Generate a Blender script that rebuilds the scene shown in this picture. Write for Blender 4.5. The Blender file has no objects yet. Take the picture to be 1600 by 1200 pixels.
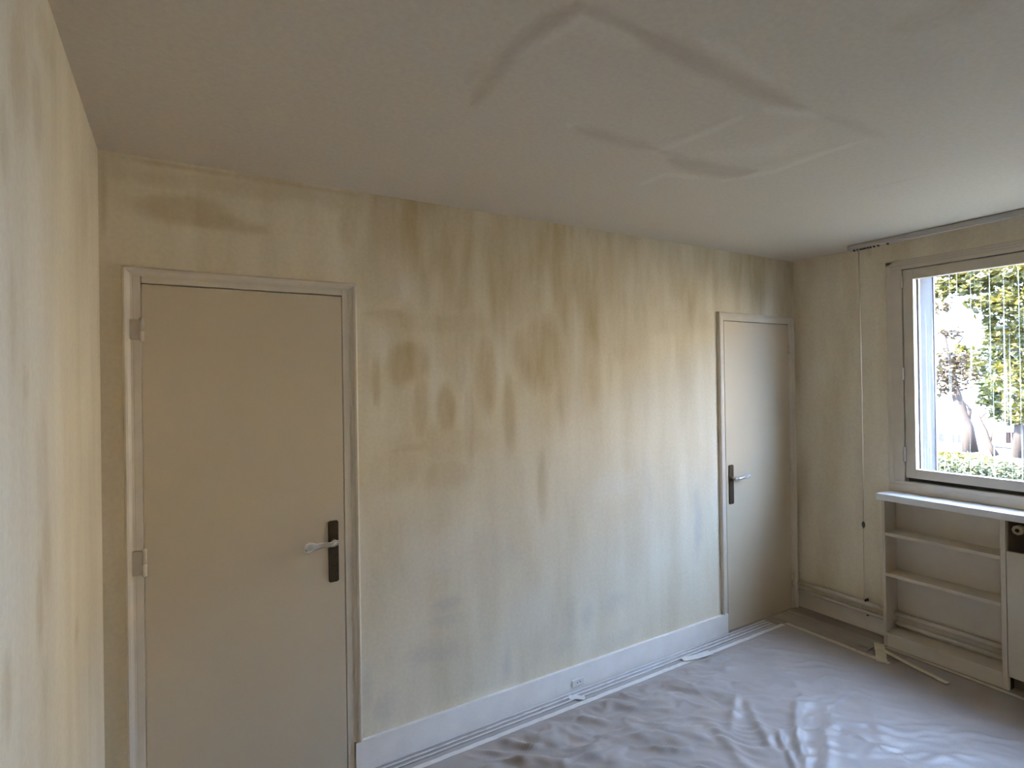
import bpy, bmesh, math, random
import numpy as np
from mathutils import Vector, Matrix

# ------------------------------------------------------------------ camera, world, light, exposure
S = bpy.context.scene
COL = S.collection
cam_data = bpy.data.cameras.new('camera')
cam = bpy.data.objects.new('camera', cam_data)
COL.objects.link(cam)
S.camera = cam
cam_data.sensor_fit = 'HORIZONTAL'
cam_data.sensor_width = 36.0
cam_data.lens = 870.917 / 1600 * 36
cam_data.shift_y = -9.716 / 1600
cam_data.clip_start = 0.02
cam_data.clip_end = 500
YAW, PITCH, ROLL = 0.542733, 0.003888, -0.014819
f0 = Vector((math.sin(YAW), math.cos(YAW), 0)); r0 = Vector((math.cos(YAW), -math.sin(YAW), 0)); u0 = Vector((0, 0, 1))
fw = f0 * math.cos(PITCH) + u0 * math.sin(PITCH); up = u0 * math.cos(PITCH) - f0 * math.sin(PITCH)
rt = r0 * math.cos(ROLL) + up * math.sin(ROLL); up2 = up * math.cos(ROLL) - r0 * math.sin(ROLL)
cam.matrix_world = Matrix(((rt.x, up2.x, -fw.x, 0.2266), (rt.y, up2.y, -fw.y, -2.4154), (rt.z, up2.z, -fw.z, 1.6693), (0, 0, 0, 1)))

S.view_settings.view_transform = 'Standard'
S.view_settings.look = 'None'
S.view_settings.gamma = 1
S.view_settings.use_curve_mapping = False
S.view_settings.exposure = 2.93
S.cycles.max_bounces = 16
S.cycles.diffuse_bounces = 10
S.cycles.transparent_max_bounces = 16
S.cycles.sample_clamp_indirect = 6
S.cycles.use_denoising = True

world = bpy.data.worlds.new('sky')
S.world = world
world.use_nodes = True
nt = world.node_tree
bg = nt.nodes['Background']
sky = nt.nodes.new('ShaderNodeTexSky')
sky.sky_type = 'HOSEK_WILKIE'
sky.sun_direction = Vector((-0.65, 0.35, 0.62)).normalized()
sky.turbidity = 4.0
sky.ground_albedo = 0.3
mixw = nt.nodes.new('ShaderNodeMixRGB')
mixw.inputs[0].default_value = 0.80
mixw.inputs[2].default_value = (0.61, 0.87, 1.40, 1)
nt.links.new(sky.outputs[0], mixw.inputs[1])
nt.links.new(mixw.outputs[0], bg.inputs[0])
bg.inputs[1].default_value = 5.0

sun_d = bpy.data.lights.new('sun_offscreen', 'SUN')
sun_d.energy = 17
sun_d.angle = 0.01
sun_d.color = (1.0, 0.93, 0.80)
sun = bpy.data.objects.new('sun_offscreen', sun_d)
COL.objects.link(sun)
sun.rotation_euler = Vector((-0.65, 0.35, 0.62)).to_track_quat('Z', 'Y').to_euler()

L = 4.095          # window wall plane
H = 2.5            # ceiling height
YB = -4.2          # wall behind the camera
YR = -1.985         # far jamb of the window

# ------------------------------------------------------------------ materials
MATS = {}
def mat(name, color, rough=0.6, metallic=0.0, spec=0.5, noise=0.0, nscale=8.0, bump=0.0, bscale=40.0, stretch=(1, 1, 1), coat=0.0):
    if name in MATS: return MATS[name]
    m = bpy.data.materials.new(name); m.use_nodes = True
    n = m.node_tree; b = n.nodes['Principled BSDF']
    b.inputs['Base Color'].default_value = (*color, 1)
    b.inputs['Roughness'].default_value = rough
    b.inputs['Metallic'].default_value = metallic
    b.inputs['Specular IOR Level'].default_value = spec
    b.inputs['Coat Weight'].default_value = coat
    if noise or bump:
        tc = n.nodes.new('ShaderNodeTexCoord'); mp = n.nodes.new('ShaderNodeMapping')
        mp.inputs['Scale'].default_value = stretch
        n.links.new(tc.outputs['Object'], mp.inputs['Vector'])
    if noise:
        t = n.nodes.new('ShaderNodeTexNoise'); t.inputs['Scale'].default_value = nscale; t.inputs['Detail'].default_value = 5
        n.links.new(mp.outputs[0], t.inputs['Vector'])
        r = n.nodes.new('ShaderNodeMapRange'); r.inputs['From Min'].default_value = 0.3; r.inputs['From Max'].default_value = 0.7
        r.inputs['To Min'].default_value = 1 - noise; r.inputs['To Max'].default_value = 1 + noise
        n.links.new(t.outputs['Fac'], r.inputs['Value'])
        mx = n.nodes.new('ShaderNodeMixRGB'); mx.blend_type = 'MULTIPLY'; mx.inputs[0].default_value = 1
        mx.inputs[1].default_value = (*color, 1)
        n.links.new(r.outputs[0], mx.inputs[2]); n.links.new(mx.outputs[0], b.inputs['Base Color'])
    if bump:
        t2 = n.nodes.new('ShaderNodeTexNoise'); t2.inputs['Scale'].default_value = bscale; t2.inputs['Detail'].default_value = 4
        n.links.new(mp.outputs[0], t2.inputs['Vector'])
        bp = n.nodes.new('ShaderNodeBump'); bp.inputs['Strength'].default_value = bump; bp.inputs['Distance'].default_value = 0.01
        n.links.new(t2.outputs['Fac'], bp.inputs['Height']); n.links.new(bp.outputs[0], b.inputs['Normal'])
    MATS[name] = m
    return m

def plaster(name, base, brown, pale, grey, streak_axis, rough=0.75, spec=0.35):
    """stripped plaster: 'stain', 'pale' and 'grey' are masks kept on the wall mesh: wear, plus painted shade on the back wall"""
    m = bpy.data.materials.new(name); m.use_nodes = True
    n = m.node_tree; b = n.nodes['Principled BSDF']
    b.inputs['Roughness'].default_value = rough
    b.inputs['Specular IOR Level'].default_value = spec
    tc = n.nodes.new('ShaderNodeTexCoord')
    def noise(scale, stretch, detail=5):
        mp = n.nodes.new('ShaderNodeMapping'); mp.inputs['Scale'].default_value = stretch
        n.links.new(tc.outputs['Object'], mp.inputs[0])
        t = n.nodes.new('ShaderNodeTexNoise'); t.inputs['Scale'].default_value = scale; t.inputs['Detail'].default_value = detail
        n.links.new(mp.outputs[0], t.inputs['Vector'])
        return t.outputs['Fac']
    def rng(s, a, c, lo, hi):
        r = n.nodes.new('ShaderNodeMapRange'); n.links.new(s, r.inputs['Value'])
        r.inputs['From Min'].default_value = a; r.inputs['From Max'].default_value = c
        r.inputs['To Min'].default_value = lo; r.inputs['To Max'].default_value = hi
        return r.outputs[0]
    def mix(c1, c2, fac):
        x = n.nodes.new('ShaderNodeMixRGB')
        for s, c in ((1, c1), (2, c2)):
            if isinstance(c, tuple): x.inputs[s].default_value = (*c, 1)
            else: n.links.new(c, x.inputs[s])
        n.links.new(fac, x.inputs[0])
        return x.outputs[0]
    def attr(nm):
        a = n.nodes.new('ShaderNodeAttribute'); a.attribute_name = nm
        return a.outputs['Fac']
    def mul(a, c):
        x = n.nodes.new('ShaderNodeMath'); x.operation = 'MULTIPLY'
        n.links.new(a, x.inputs[0]); n.links.new(c, x.inputs[1])
        return x.outputs[0]
    st = (3, 3, 0.6) if streak_axis else (1, 1, 1)
    mott = rng(noise(2.2, st), 0.35, 0.75, 0, 0.38 if streak_axis else 0.10)
    col = mix(base, brown, mott)
    col = mix(col, pale, attr('pale'))
    col = mix(col, grey, attr('grey'))
    wob = rng(noise(9, st), 0.3, 0.7, 0.72, 1.1)
    col = mix(col, brown, mul(attr('stain_shade'), wob))
    fine = rng(noise(60, (1, 1, 1)), 0.3, 0.7, 0.96, 1.04)
    x = n.nodes.new('ShaderNodeMixRGB'); x.blend_type = 'MULTIPLY'; x.inputs[0].default_value = 1
    n.links.new(col, x.inputs[1]); n.links.new(fine, x.inputs[2])
    n.links.new(x.outputs[0], b.inputs['Base Color'])
    bp = n.nodes.new('ShaderNodeBump'); bp.inputs['Strength'].default_value = 0.12; bp.inputs['Distance'].default_value = 0.01
    n.links.new(noise(14, (1, 1, 1), 6), bp.inputs['Height']); n.links.new(bp.outputs[0], b.inputs['Normal'])
    return m

M_WALL = plaster('wall_plaster', (0.79, 0.71, 0.545), (0.50, 0.385, 0.205), (0.82, 0.775, 0.68), (0.56, 0.51, 0.44), True)
M_CEIL = plaster('ceiling_plaster', (0.68, 0.61, 0.50), (0.53, 0.45, 0.35), (0.78, 0.73, 0.65), (0.50, 0.455, 0.395), False, 0.7, 0.4)
M_DOOR = mat('door_paint', (0.62, 0.52, 0.365), rough=0.42, noise=0.02, nscale=3, bump=0.03, bscale=90)
M_FRAME = mat('frame_paint', (0.68, 0.60, 0.475), rough=0.45, noise=0.04, nscale=12, bump=0.05, bscale=60)
M_BASE = mat('baseboard_paint', (0.86, 0.81, 0.74), rough=0.42, noise=0.04, nscale=10, bump=0.05, bscale=60)
M_WIN = mat('window_paint', (0.64, 0.565, 0.45), rough=0.45, noise=0.04, nscale=10, bump=0.05, bscale=60)
M_SILL = mat('sill_paint', (0.80, 0.79, 0.77), rough=0.28, noise=0.02, nscale=6)
M_CAB = mat('cabinet_paint', (0.60, 0.525, 0.41), rough=0.5, noise=0.03, nscale=10)
M_PIPE = mat('pipe_paint', (0.62, 0.55, 0.45), rough=0.4)
M_BRONZE = mat('bronze', (0.052, 0.035, 0.013), rough=0.5, metallic=0.3, noise=0.25, nscale=60)
M_LEVER = mat('lever_metal', (0.42, 0.38, 0.30), rough=0.35, metallic=0.8)
M_ALU = mat('track_aluminium', (0.50, 0.47, 0.43), rough=0.5, metallic=0.0)
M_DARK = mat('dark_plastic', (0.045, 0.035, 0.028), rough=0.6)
M_CORD = mat('cord', (0.60, 0.50, 0.36), rough=0.8)
M_FLOOR = mat('floor_wood', (0.30, 0.25, 0.20), rough=0.45, noise=0.15, nscale=3, stretch=(6, 1, 1))
M_TAPE = mat('masking_tape', (0.66, 0.60, 0.45), rough=0.65, noise=0.08, nscale=25)
M_TAPEW = mat('white_tape', (0.76, 0.73, 0.68), rough=0.55, noise=0.06, nscale=25)
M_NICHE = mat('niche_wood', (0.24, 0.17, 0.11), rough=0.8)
M_BRASS = mat('valve_knob', (0.62, 0.52, 0.34), rough=0.5)
M_OUTLET = mat('outlet_plastic', (0.74, 0.72, 0.68), rough=0.35)
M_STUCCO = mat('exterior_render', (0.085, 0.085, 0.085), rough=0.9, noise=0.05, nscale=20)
M_EXT = mat('facade_render', (0.45, 0.43, 0.40), rough=0.9)
M_BARK = mat('bark', (0.022, 0.014, 0.010), rough=0.9, noise=0.4, nscale=6, stretch=(1, 1, 0.2))
M_GRASS = mat('grass', (0.048, 0.045, 0.030), rough=0.95, noise=0.5, nscale=0.8)
M_HOUSEW = mat('white_house_wall', (0.60, 0.58, 0.55), rough=0.9)
M_STONE = mat('garden_stone', (0.06, 0.056, 0.062), rough=0.9, noise=0.3, nscale=3)
M_BRICK = mat('reddish_brick', (0.05, 0.022, 0.014), rough=0.9, noise=0.3, nscale=8)
M_ROOF = mat('roof_tile', (0.06, 0.045, 0.04), rough=0.9, noise=0.2, nscale=4)

# plastic dust sheet: thin grey-white film
def film(name, color, rough, alpha):
    m = bpy.data.materials.new(name); m.use_nodes = True
    n = m.node_tree; b = n.nodes['Principled BSDF']
    b.inputs['Base Color'].default_value = (*color, 1)
    b.inputs['Roughness'].default_value = rough
    b.inputs['Specular IOR Level'].default_value = 0.5
    b.inputs['Alpha'].default_value = alpha
    return m
M_SHEET = mat('plastic_sheet', (0.385, 0.34, 0.305), rough=0.46, noise=0.07, nscale=5, bump=0.05, bscale=60)
M_WRAP = film('clear_wrap', (0.85, 0.83, 0.79), 0.15, 0.48)

# window pane: clear glass with dried drip streaks
M_GLASS = bpy.data.materials.new('window_glass'); M_GLASS.use_nodes = True
n = M_GLASS.node_tree
for x in list(n.nodes): n.nodes.remove(x)
out = n.nodes.new('ShaderNodeOutputMaterial')
tr = n.nodes.new('ShaderNodeBsdfTransparent'); gl = n.nodes.new('ShaderNodeBsdfGlossy'); gl.inputs['Roughness'].default_value = 0.02
lw = n.nodes.new('ShaderNodeLayerWeight'); lw.inputs[0].default_value = 0.5
pw = n.nodes.new('ShaderNodeMath'); pw.operation = 'POWER'; pw.inputs[1].default_value = 5; n.links.new(lw.outputs['Facing'], pw.inputs[0])
fr = n.nodes.new('ShaderNodeMath'); fr.operation = 'MULTIPLY_ADD'; fr.inputs[1].default_value = 0.96; fr.inputs[2].default_value = 0.04; n.links.new(pw.outputs[0], fr.inputs[0])
m1 = n.nodes.new('ShaderNodeMixShader')
n.links.new(fr.outputs[0], m1.inputs[0]); n.links.new(tr.outputs[0], m1.inputs[1]); n.links.new(gl.outputs[0], m1.inputs[2])
df = n.nodes.new('ShaderNodeBsdfTranslucent'); df.inputs[0].default_value = (0.95, 0.93, 0.80, 1)
tc = n.nodes.new('ShaderNodeTexCoord')
mp = n.nodes.new('ShaderNodeMapping'); mp.inputs['Scale'].default_value = (1, 80, 0.9)
n.links.new(tc.outputs['Object'], mp.inputs[0])
t1 = n.nodes.new('ShaderNodeTexNoise'); t1.inputs['Scale'].default_value = 1.0; t1.inputs['Detail'].default_value = 2
n.links.new(mp.outputs[0], t1.inputs['Vector'])
q1 = n.nodes.new('ShaderNodeMapRange'); q1.inputs['From Min'].default_value = 0.60; q1.inputs['From Max'].default_value = 0.72; q1.inputs['To Max'].default_value = 0.17
n.links.new(t1.outputs['Fac'], q1.inputs['Value'])
m2 = n.nodes.new('ShaderNodeMixShader')
n.links.new(q1.outputs[0], m2.inputs[0]); n.links.new(m1.outputs[0], m2.inputs[1]); n.links.new(df.outputs[0], m2.inputs[2])
n.links.new(m2.outputs[0], out.inputs[0])

def leaf_mat(name, c1, c2, c3):
    m = bpy.data.materials.new(name); m.use_nodes = True
    n = m.node_tree; b = n.nodes['Principled BSDF']; b.inputs['Roughness'].default_value = 0.6
    g = n.nodes.new('ShaderNodeNewGeometry')
    r = n.nodes.new('ShaderNodeValToRGB')
    r.color_ramp.elements[0].color = (*c1, 1); r.color_ramp.elements[1].color = (*c3, 1)
    e = r.color_ramp.elements.new(0.5); e.color = (*c2, 1)
    n.links.new(g.outputs['Random Per Island'], r.inputs[0])
    n.links.new(r.outputs[0], b.inputs['Base Color'])
    t = n.nodes.new('ShaderNodeBsdfTranslucent'); n.links.new(r.outputs[0], t.inputs[0])
    x = n.nodes.new('ShaderNodeMixShader'); x.inputs[0].default_value = 0.35
    n.links.new(b.outputs[0], x.inputs[1]); n.links.new(t.outputs[0], x.inputs[2])
    n.links.new(x.outputs[0], n.nodes['Material Output'].inputs[0])
    return m
M_LEAF_Y = leaf_mat('leaf_yellow_green', (0.020, 0.022, 0.0018), (0.048, 0.043, 0.0028), (0.085, 0.064, 0.004))
M_LEAF_G = leaf_mat('leaf_green', (0.009, 0.015, 0.003), (0.02, 0.027, 0.0045), (0.038, 0.038, 0.006))
M_LEAF_O = leaf_mat('leaf_autumn', (0.024, 0.013, 0.006), (0.035, 0.022, 0.008), (0.045, 0.036, 0.008))

# ------------------------------------------------------------------ helpers
def link(name, me, m=None, parent=None, smooth=False):
    o = bpy.data.objects.new(name, me)
    COL.objects.link(o)
    if m is not None and not me.materials: me.materials.append(m)
    if parent is not None: o.parent = parent
    if smooth:
        for f in me.polygons: f.use_smooth = True
    return o

def from_bm(name, bm, m, parent=None, smooth=False):
    bmesh.ops.recalc_face_normals(bm, faces=bm.faces[:])
    me = bpy.data.meshes.new(name)
    bm.to_mesh(me); bm.free()
    return link(name, me, m, parent, smooth)

def bx(bm, x0, x1, y0, y1, z0, z1, bevel=0.0):
    r = bmesh.ops.create_cube(bm, size=1.0)
    vs = r['verts']
    for v in vs:
        v.co = Vector(((x0 + x1) / 2 + v.co.x * abs(x1 - x0), (y0 + y1) / 2 + v.co.y * abs(y1 - y0), (z0 + z1) / 2 + v.co.z * abs(z1 - z0)))
    if bevel:
        es = list({e for v in vs for e in v.link_edges})
        bmesh.ops.bevel(bm, geom=es, offset=bevel, segments=2, affect='EDGES', profile=0.5)

def box(name, x0, x1, y0, y1, z0, z1, m, parent=None, bevel=0.0):
    bm = bmesh.new(); bx(bm, x0, x1, y0, y1, z0, z1, bevel)
    return from_bm(name, bm, m, parent)

def tube_into(bm, pts, rad, seg=10, cap=True):
    pts = [Vector(p) for p in pts]
    if not hasattr(rad, '__len__'): rad = [rad] * len(pts)
    rings = []
    ref = Vector((0, 0, 1)) if abs((pts[1] - pts[0]).normalized().z) < 0.9 else Vector((0, 1, 0))
    for i, p in enumerate(pts):
        d = (pts[min(i + 1, len(pts) - 1)] - pts[max(i - 1, 0)]).normalized()
        a = d.cross(ref).normalized(); b = d.cross(a).normalized()
        rings.append([bm.verts.new(p + (a * math.cos(2 * math.pi * k / seg) + b * math.sin(2 * math.pi * k / seg)) * rad[i]) for k in range(seg)])
    for i in range(len(rings) - 1):
        for k in range(seg):
            bm.faces.new((rings[i][k], rings[i][(k + 1) % seg], rings[i + 1][(k + 1) % seg], rings[i + 1][k]))
    if cap:
        bm.faces.new(rings[0]); bm.faces.new(list(reversed(rings[-1])))

def tube(name, pts, rad, m, parent=None, seg=10):
    bm = bmesh.new(); tube_into(bm, pts, rad, seg)
    return from_bm(name, bm, m, parent, smooth=True)

def empty(name, loc):
    o = bpy.data.objects.new(name, None); COL.objects.link(o); o.location = loc
    o.empty_display_size = 0.1
    return o

def adopt(root):
    """children were built in world coordinates: shift them under the root's base point"""
    inv = Matrix.Translation(-Vector(root.location))
    def shift(o):
        for c in o.children:
            if c.type == 'MESH' and not c.get('_done'):
                if c.data.users == 1 or not c.data.get('_moved'):
                    c.data.transform(inv); c.data['_moved'] = 1
                c['_done'] = 1
                shift(c)
    shift(root)
    def clean(o):
        for c in o.children:
            if '_done' in c: del c['_done']
            clean(c)
    clean(root)

def tag(o, label=None, cat=None, group=None, kind=None):
    if label: o['label'] = label
    if cat: o['category'] = cat
    if group: o['group'] = group
    if kind: o['kind'] = kind
    return o

# value noise for wear masks and wrinkles
_rs = np.random.RandomState(7)
_lat = _rs.rand(64, 64)
def vnoise(x, y):
    xi = np.floor(x).astype(int); yi = np.floor(y).astype(int)
    fx = x - xi; fy = y - yi
    fx = fx * fx * (3 - 2 * fx); fy = fy * fy * (3 - 2 * fy)
    g = lambda a, b: _lat[a % 64, b % 64]
    return (g(xi, yi) * (1 - fx) + g(xi + 1, yi) * fx) * (1 - fy) + (g(xi, yi + 1) * (1 - fx) + g(xi + 1, yi + 1) * fx) * fy
def fbm(x, y, o=4):
    s = 0; a = 0.5; t = 0
    for i in range(o):
        s = s + a * vnoise(x * 2 ** i + 17.3 * i, y * 2 ** i + 5.1 * i); t += a; a *= 0.5
    return s / t

def blob_mask(A, B, blobs, wob=0.35, soft=0.55, fx=5.0, fy=5.0):
    s = np.zeros_like(A)
    w1 = fbm(A * fx + 3.1, B * fy + 1.7) - 0.5
    w2 = fbm(A * fx + 31.1, B * fy + 11.7) - 0.5
    for (ca, cb, ra, rb, amp) in blobs:
        da = (A - ca) / ra + w1 * wob * 2; db = (B - cb) / rb + w2 * wob * 2
        d = np.sqrt(da * da + db * db)
        t = np.clip((1 + soft * 0.5 - d) / soft, 0, 1)
        s = np.maximum(s, amp * t * t * (3 - 2 * t))
    return s
def line_mask(A, B, lines, wobamp=0.02):
    s = np.zeros_like(A)
    w = (fbm(A * 4 + 2.2, B * 4 + 8.8) - 0.5) * 2 * wobamp
    for (pts, width, amp) in lines:
        nseg = len(pts) - 1
        for k0, ((a0, b0), (a1, b1)) in enumerate(zip(pts[:-1], pts[1:])):
            dx, dy = a1 - a0, b1 - b0; l2 = dx * dx + dy * dy
            t = np.clip(((A - a0) * dx + (B - b0) * dy) / l2, 0, 1)
            d = np.hypot(A - a0 - t * dx, B - b0 - t * dy) + w
            wloc = width * np.clip(0.35 + 1.3 * np.sin(np.pi * (k0 + t) / nseg), 0.35, 1)
            q = np.clip((wloc - d) / (wloc * 0.8), 0, 1)
            s = np.maximum(s, amp * q * q * (3 - 2 * q))
    return s

def axis_coords(lo, hi, step, breaks):
    bs = sorted({lo, hi, *[b for b in breaks if lo < b < hi]})
    out = []
    for a, b in zip(bs[:-1], bs[1:]):
        k = max(1, int(round((b - a) / step)))
        out += [a + (b - a) * i / k for i in range(k)]
    return out + [hi]

def wall(name, arange, brange, openings, to3, thick3, m, step=0.02, masks=None):
    """a wall slab: fine inner face with wear masks, outer face, opening reveals and edges"""
    brk_a = [o[0] for o in openings] + [o[1] for o in openings]
    brk_b = [o[2] for o in openings] + [o[3] for o in openings]
    verts = []; faces = []
    def grid(fn, st):
        A = axis_coords(*arange, st, brk_a); B = axis_coords(*brange, st, brk_b)
        base = len(verts); nb = len(B)
        for a in A:
            for b in B: verts.append(fn(a, b))
        for i in range(len(A) - 1):
            for j in range(nb - 1):
                ca = (A[i] + A[i + 1]) / 2; cb = (B[j] + B[j + 1]) / 2
                if any(o[0] < ca < o[1] and o[2] < cb < o[3] for o in openings): continue
                faces.append((base + i * nb + j, base + (i + 1) * nb + j, base + (i + 1) * nb + j + 1, base + i * nb + j + 1))
        return A, B, len(A) * nb
    A, B, n_in = grid(to3, step)
    grid(thick3, 10)
    def quad(p, q):
        b = len(verts)
        verts.extend((to3(*p), to3(*q), thick3(*q), thick3(*p))); faces.append((b, b + 1, b + 2, b + 3))
    a0, a1 = arange; b0, b1 = brange
    for p, q in (((a0, b0), (a0, b1)), ((a1, b0), (a1, b1)), ((a0, b1), (a1, b1)), ((a0, b0), (a1, b0))): quad(p, q)
    for (oa0, oa1, ob0, ob1) in openings:
        quad((oa0, ob0), (oa0, ob1)); quad((oa1, ob0), (oa1, ob1)); quad((oa0, ob1), (oa1, ob1))
        if ob0 > b0: quad((oa0, ob0), (oa1, ob0))
    me = bpy.data.meshes.new(name)
    me.from_pydata(verts, [], faces); me.update()
    AA, BB = np.meshgrid(np.array(A), np.array(B), indexing='ij')
    AA = AA.ravel(); BB = BB.ravel()
    for nm in ('stain_shade', 'pale', 'grey'):
        at = me.attributes.new(nm, 'FLOAT', 'POINT')
        v = np.zeros(len(verts), dtype=np.float32)
        if masks and nm in masks: v[:n_in] = np.clip(masks[nm](AA, BB), 0, 1)
        at.data.foreach_set('value', v)
    o = link(name, me, m)
    o['kind'] = 'structure'
    return o

# ------------------------------------------------------------------ wear marks measured on the walls and ceiling (metres)
BACK_STAIN = [(0.255, 2.331, 0.149, 0.058, 0.62), (0.349, 2.296, 0.119, 0.034, 0.62), (0.471, 2.282, 0.073, 0.023, 0.5), (0.351, 2.431, 0.283, 0.034, 0.28), (0.627, 2.451, 0.222, 0.031, 0.25), (0.915, 2.442, 0.168, 0.045, 0.25), (1.023, 1.973, 0.111, 0.023, 0.55), (1.134, 1.757, 0.104, 0.105, 0.8), (0.984, 1.689, 0.026, 0.119, 0.55), (1.186, 1.539, 0.037, 0.162, 0.62), (1.317, 1.534, 0.053, 0.127, 0.6), (1.398, 1.776, 0.041, 0.184, 0.4), (1.537, 1.714, 0.061, 0.173, 0.62), (1.403, 2.068, 0.048, 0.092, 0.55), (1.866, 1.83, 0.146, 0.208, 0.82), (1.673, 1.52, 0.038, 0.178, 0.6), (1.301, 1.941, 0.362, 0.054, 0.42), (1.806, 2.078, 0.095, 0.139, 0.5), (2.11, 2.271, 0.053, 0.158, 0.5), (2.318, 2.217, 0.066, 0.138, 0.48), (2.598, 2.182, 0.175, 0.144, 0.42), (0.997, 2.17, 0.116, 0.17, 0.35), (1.273, 2.255, 0.195, 0.15, 0.32), (1.545, 2.22, 0.144, 0.19, 0.38), (1.932, 2.34, 0.249, 0.102, 0.4), (1.14, 1.366, 0.092, 0.015, 0.5), (1.861, 1.128, 0.028, 0.167, 0.42), (1.333, 1.897, 0.434, 0.167, 0.28), (2.369, 1.929, 0.288, 0.164, 0.35), (2.835, 2.022, 0.39, 0.098, 0.3), (2.003, 1.644, 0.059, 0.24, 0.45), (1.15, 2.448, 0.185, 0.041, 0.3), (2.105, 2.48, 0.622, 0.049, 0.3), (1.072, 1.285, 0.119, 0.098, 0.3), (1.323, 1.231, 0.132, 0.072, 0.28), (2.224, 1.675, 0.046, 0.196, 0.35), (1.445, 1.467, 0.031, 0.186, 0.38), (1.292, 1.385, 0.261, 0.078, 0.25), (0.873, 2.339, 0.038, 0.094, 0.35), (1.149, 2.354, 0.154, 0.088, 0.32), (0.013, 2.352, 0.011, 0.135, 0.5), (2.898, 2.362, 0.34, 0.032, 0.25), (0.287, 2.488, 0.189, 0.01, 0.5), (0.579, 2.49, 0.193, 0.01, 0.6), (0.807, 2.48, 0.16, 0.011, 0.5)]
BACK_GREY = [(1.297, 0.618, 0.078, 0.03, 0.5), (1.312, 0.546, 0.098, 0.027, 0.4), (1.277, 0.414, 0.149, 0.042, 0.38), (1.618, 0.261, 0.026, 0.108, 0.42), (2.022, 0.39, 0.06, 0.089, 0.3), (2.153, 0.377, 0.04, 0.07, 0.35), (3.034, 0.739, 0.029, 0.221, 0.5), (2.338, 0.407, 0.076, 0.05, 0.3), (0.998, 0.219, 0.046, 0.067, 0.4), (0.928, 0.324, 0.022, 0.083, 0.4), (1.522, 0.804, 0.178, 0.094, 0.22), (1.157, 0.839, 0.123, 0.175, 0.2), (2.599, 1.029, 0.041, 0.188, 0.2), (2.334, 0.191, 0.189, 0.043, 0.25), (1.977, 0.247, 0.075, 0.047, 0.3), (1.85, 0.048, 0.201, 0.046, 0.2), (0.933, 1.717, 0.017, 0.224, 0.25)]
BACK_PALE = [(1.264, 1.656, 0.029, 0.209, 0.5), (1.423, 1.591, 0.034, 0.185, 0.45), (1.603, 1.778, 0.029, 0.223, 0.45), (1.757, 1.516, 0.039, 0.164, 0.4), (1.021, 1.83, 0.041, 0.074, 0.4), (1.145, 2.11, 0.123, 0.053, 0.3), (2.092, 1.781, 0.044, 0.279, 0.45), (2.351, 1.057, 0.143, 0.072, 0.3), (1.317, 0.87, 0.132, 0.09, 0.35), (1.778, 0.496, 0.117, 0.131, 0.3), (2.573, 2.237, 0.102, 0.151, 0.2)]
LEFT_STAIN = [(-1.037, 1.254, 0.029, 0.084, 0.5), (-0.97, 1.354, 0.045, 0.095, 0.45), (-0.998, 1.524, 0.055, 0.112, 0.25), (-1.275, 1.202, 0.03, 0.067, 0.45), (-1.218, 1.779, 0.021, 0.094, 0.35), (-1.132, 1.675, 0.015, 0.029, 0.35), (-1.154, 2.195, 0.066, 0.091, 0.35), (-1.008, 2.213, 0.048, 0.09, 0.4), (-0.589, 1.037, 0.032, 0.032, 0.4), (-0.999, 1.072, 0.024, 0.049, 0.22), (-1.265, 2.054, 0.031, 0.061, 0.4), (-0.376, 2.2, 0.108, 0.115, 0.2), (-0.923, 2.397, 0.096, 0.055, 0.3)]
CEIL_STAIN = [([(1.003, -0.92), (0.979, -1.072), (0.963, -1.218), (0.976, -1.343), (1.003, -1.441)], 0.045, 0.7), ([(1.003, -1.441), (1.104, -1.443), (1.212, -1.436)], 0.022, 0.6), ([(1.193, -1.434), (1.331, -1.428), (1.496, -1.413), (1.706, -1.403), (1.925, -1.407)], 0.055, 0.72), ([(1.925, -1.407), (2.157, -1.421), (2.36, -1.423)], 0.03, 0.35), ([(1.36, -0.959), (1.512, -0.95), (1.715, -0.959)], 0.06, 0.6), ([(1.715, -0.959), (1.923, -0.953)], 0.03, 0.4), ([(1.858, -0.917), (1.996, -0.921), (2.098, -0.931), (2.197, -0.946), (2.236, -0.992)], 0.085, 0.7), ([(1.686, -0.956), (1.744, -1.163), (1.786, -1.347)], 0.02, 0.2), ([(2.188, -1.012), (2.256, -1.207), (2.299, -1.347)], 0.02, 0.2), ([(2.889, -1.067), (2.912, -1.263), (2.929, -1.373)], 0.02, 0.3), ([(1.719, -1.754), (1.749, -1.833), (1.794, -1.902)], 0.09, 0.3), ([(0.927, -1.149), (0.932, -1.026)], 0.03, 0.3)]
CEIL_PALE = [([(0.97, -1.174), (1.005, -1.326), (1.032, -1.415)], 0.035, 0.5), ([(0.988, -0.977), (0.956, -1.149), (0.955, -1.268)], 0.02, 0.35), ([(1.336, -0.957), (1.441, -0.967)], 0.03, 0.6), ([(1.45, -0.921), (1.65, -0.961)], 0.02, 0.5), ([(1.749, -0.926), (1.783, -1.158), (1.784, -1.327)], 0.03, 0.45), ([(2.219, -0.866), (2.317, -1.036), (2.309, -1.25), (2.328, -1.375)], 0.03, 0.5), ([(1.794, -1.342), (1.914, -1.372), (2.022, -1.412)], 0.05, 0.45), ([(1.951, -0.649), (1.947, -0.8), (2.098, -0.834)], 0.025, 0.4), ([(2.071, -1.319), (2.102, -1.155), (1.938, -1.031)], 0.09, 0.25), ([(1.331, -1.489), (1.446, -1.493), (1.69, -1.455)], 0.03, 0.3), ([(1.027, -1.399), (1.226, -1.399)], 0.05, 0.25)]

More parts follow.
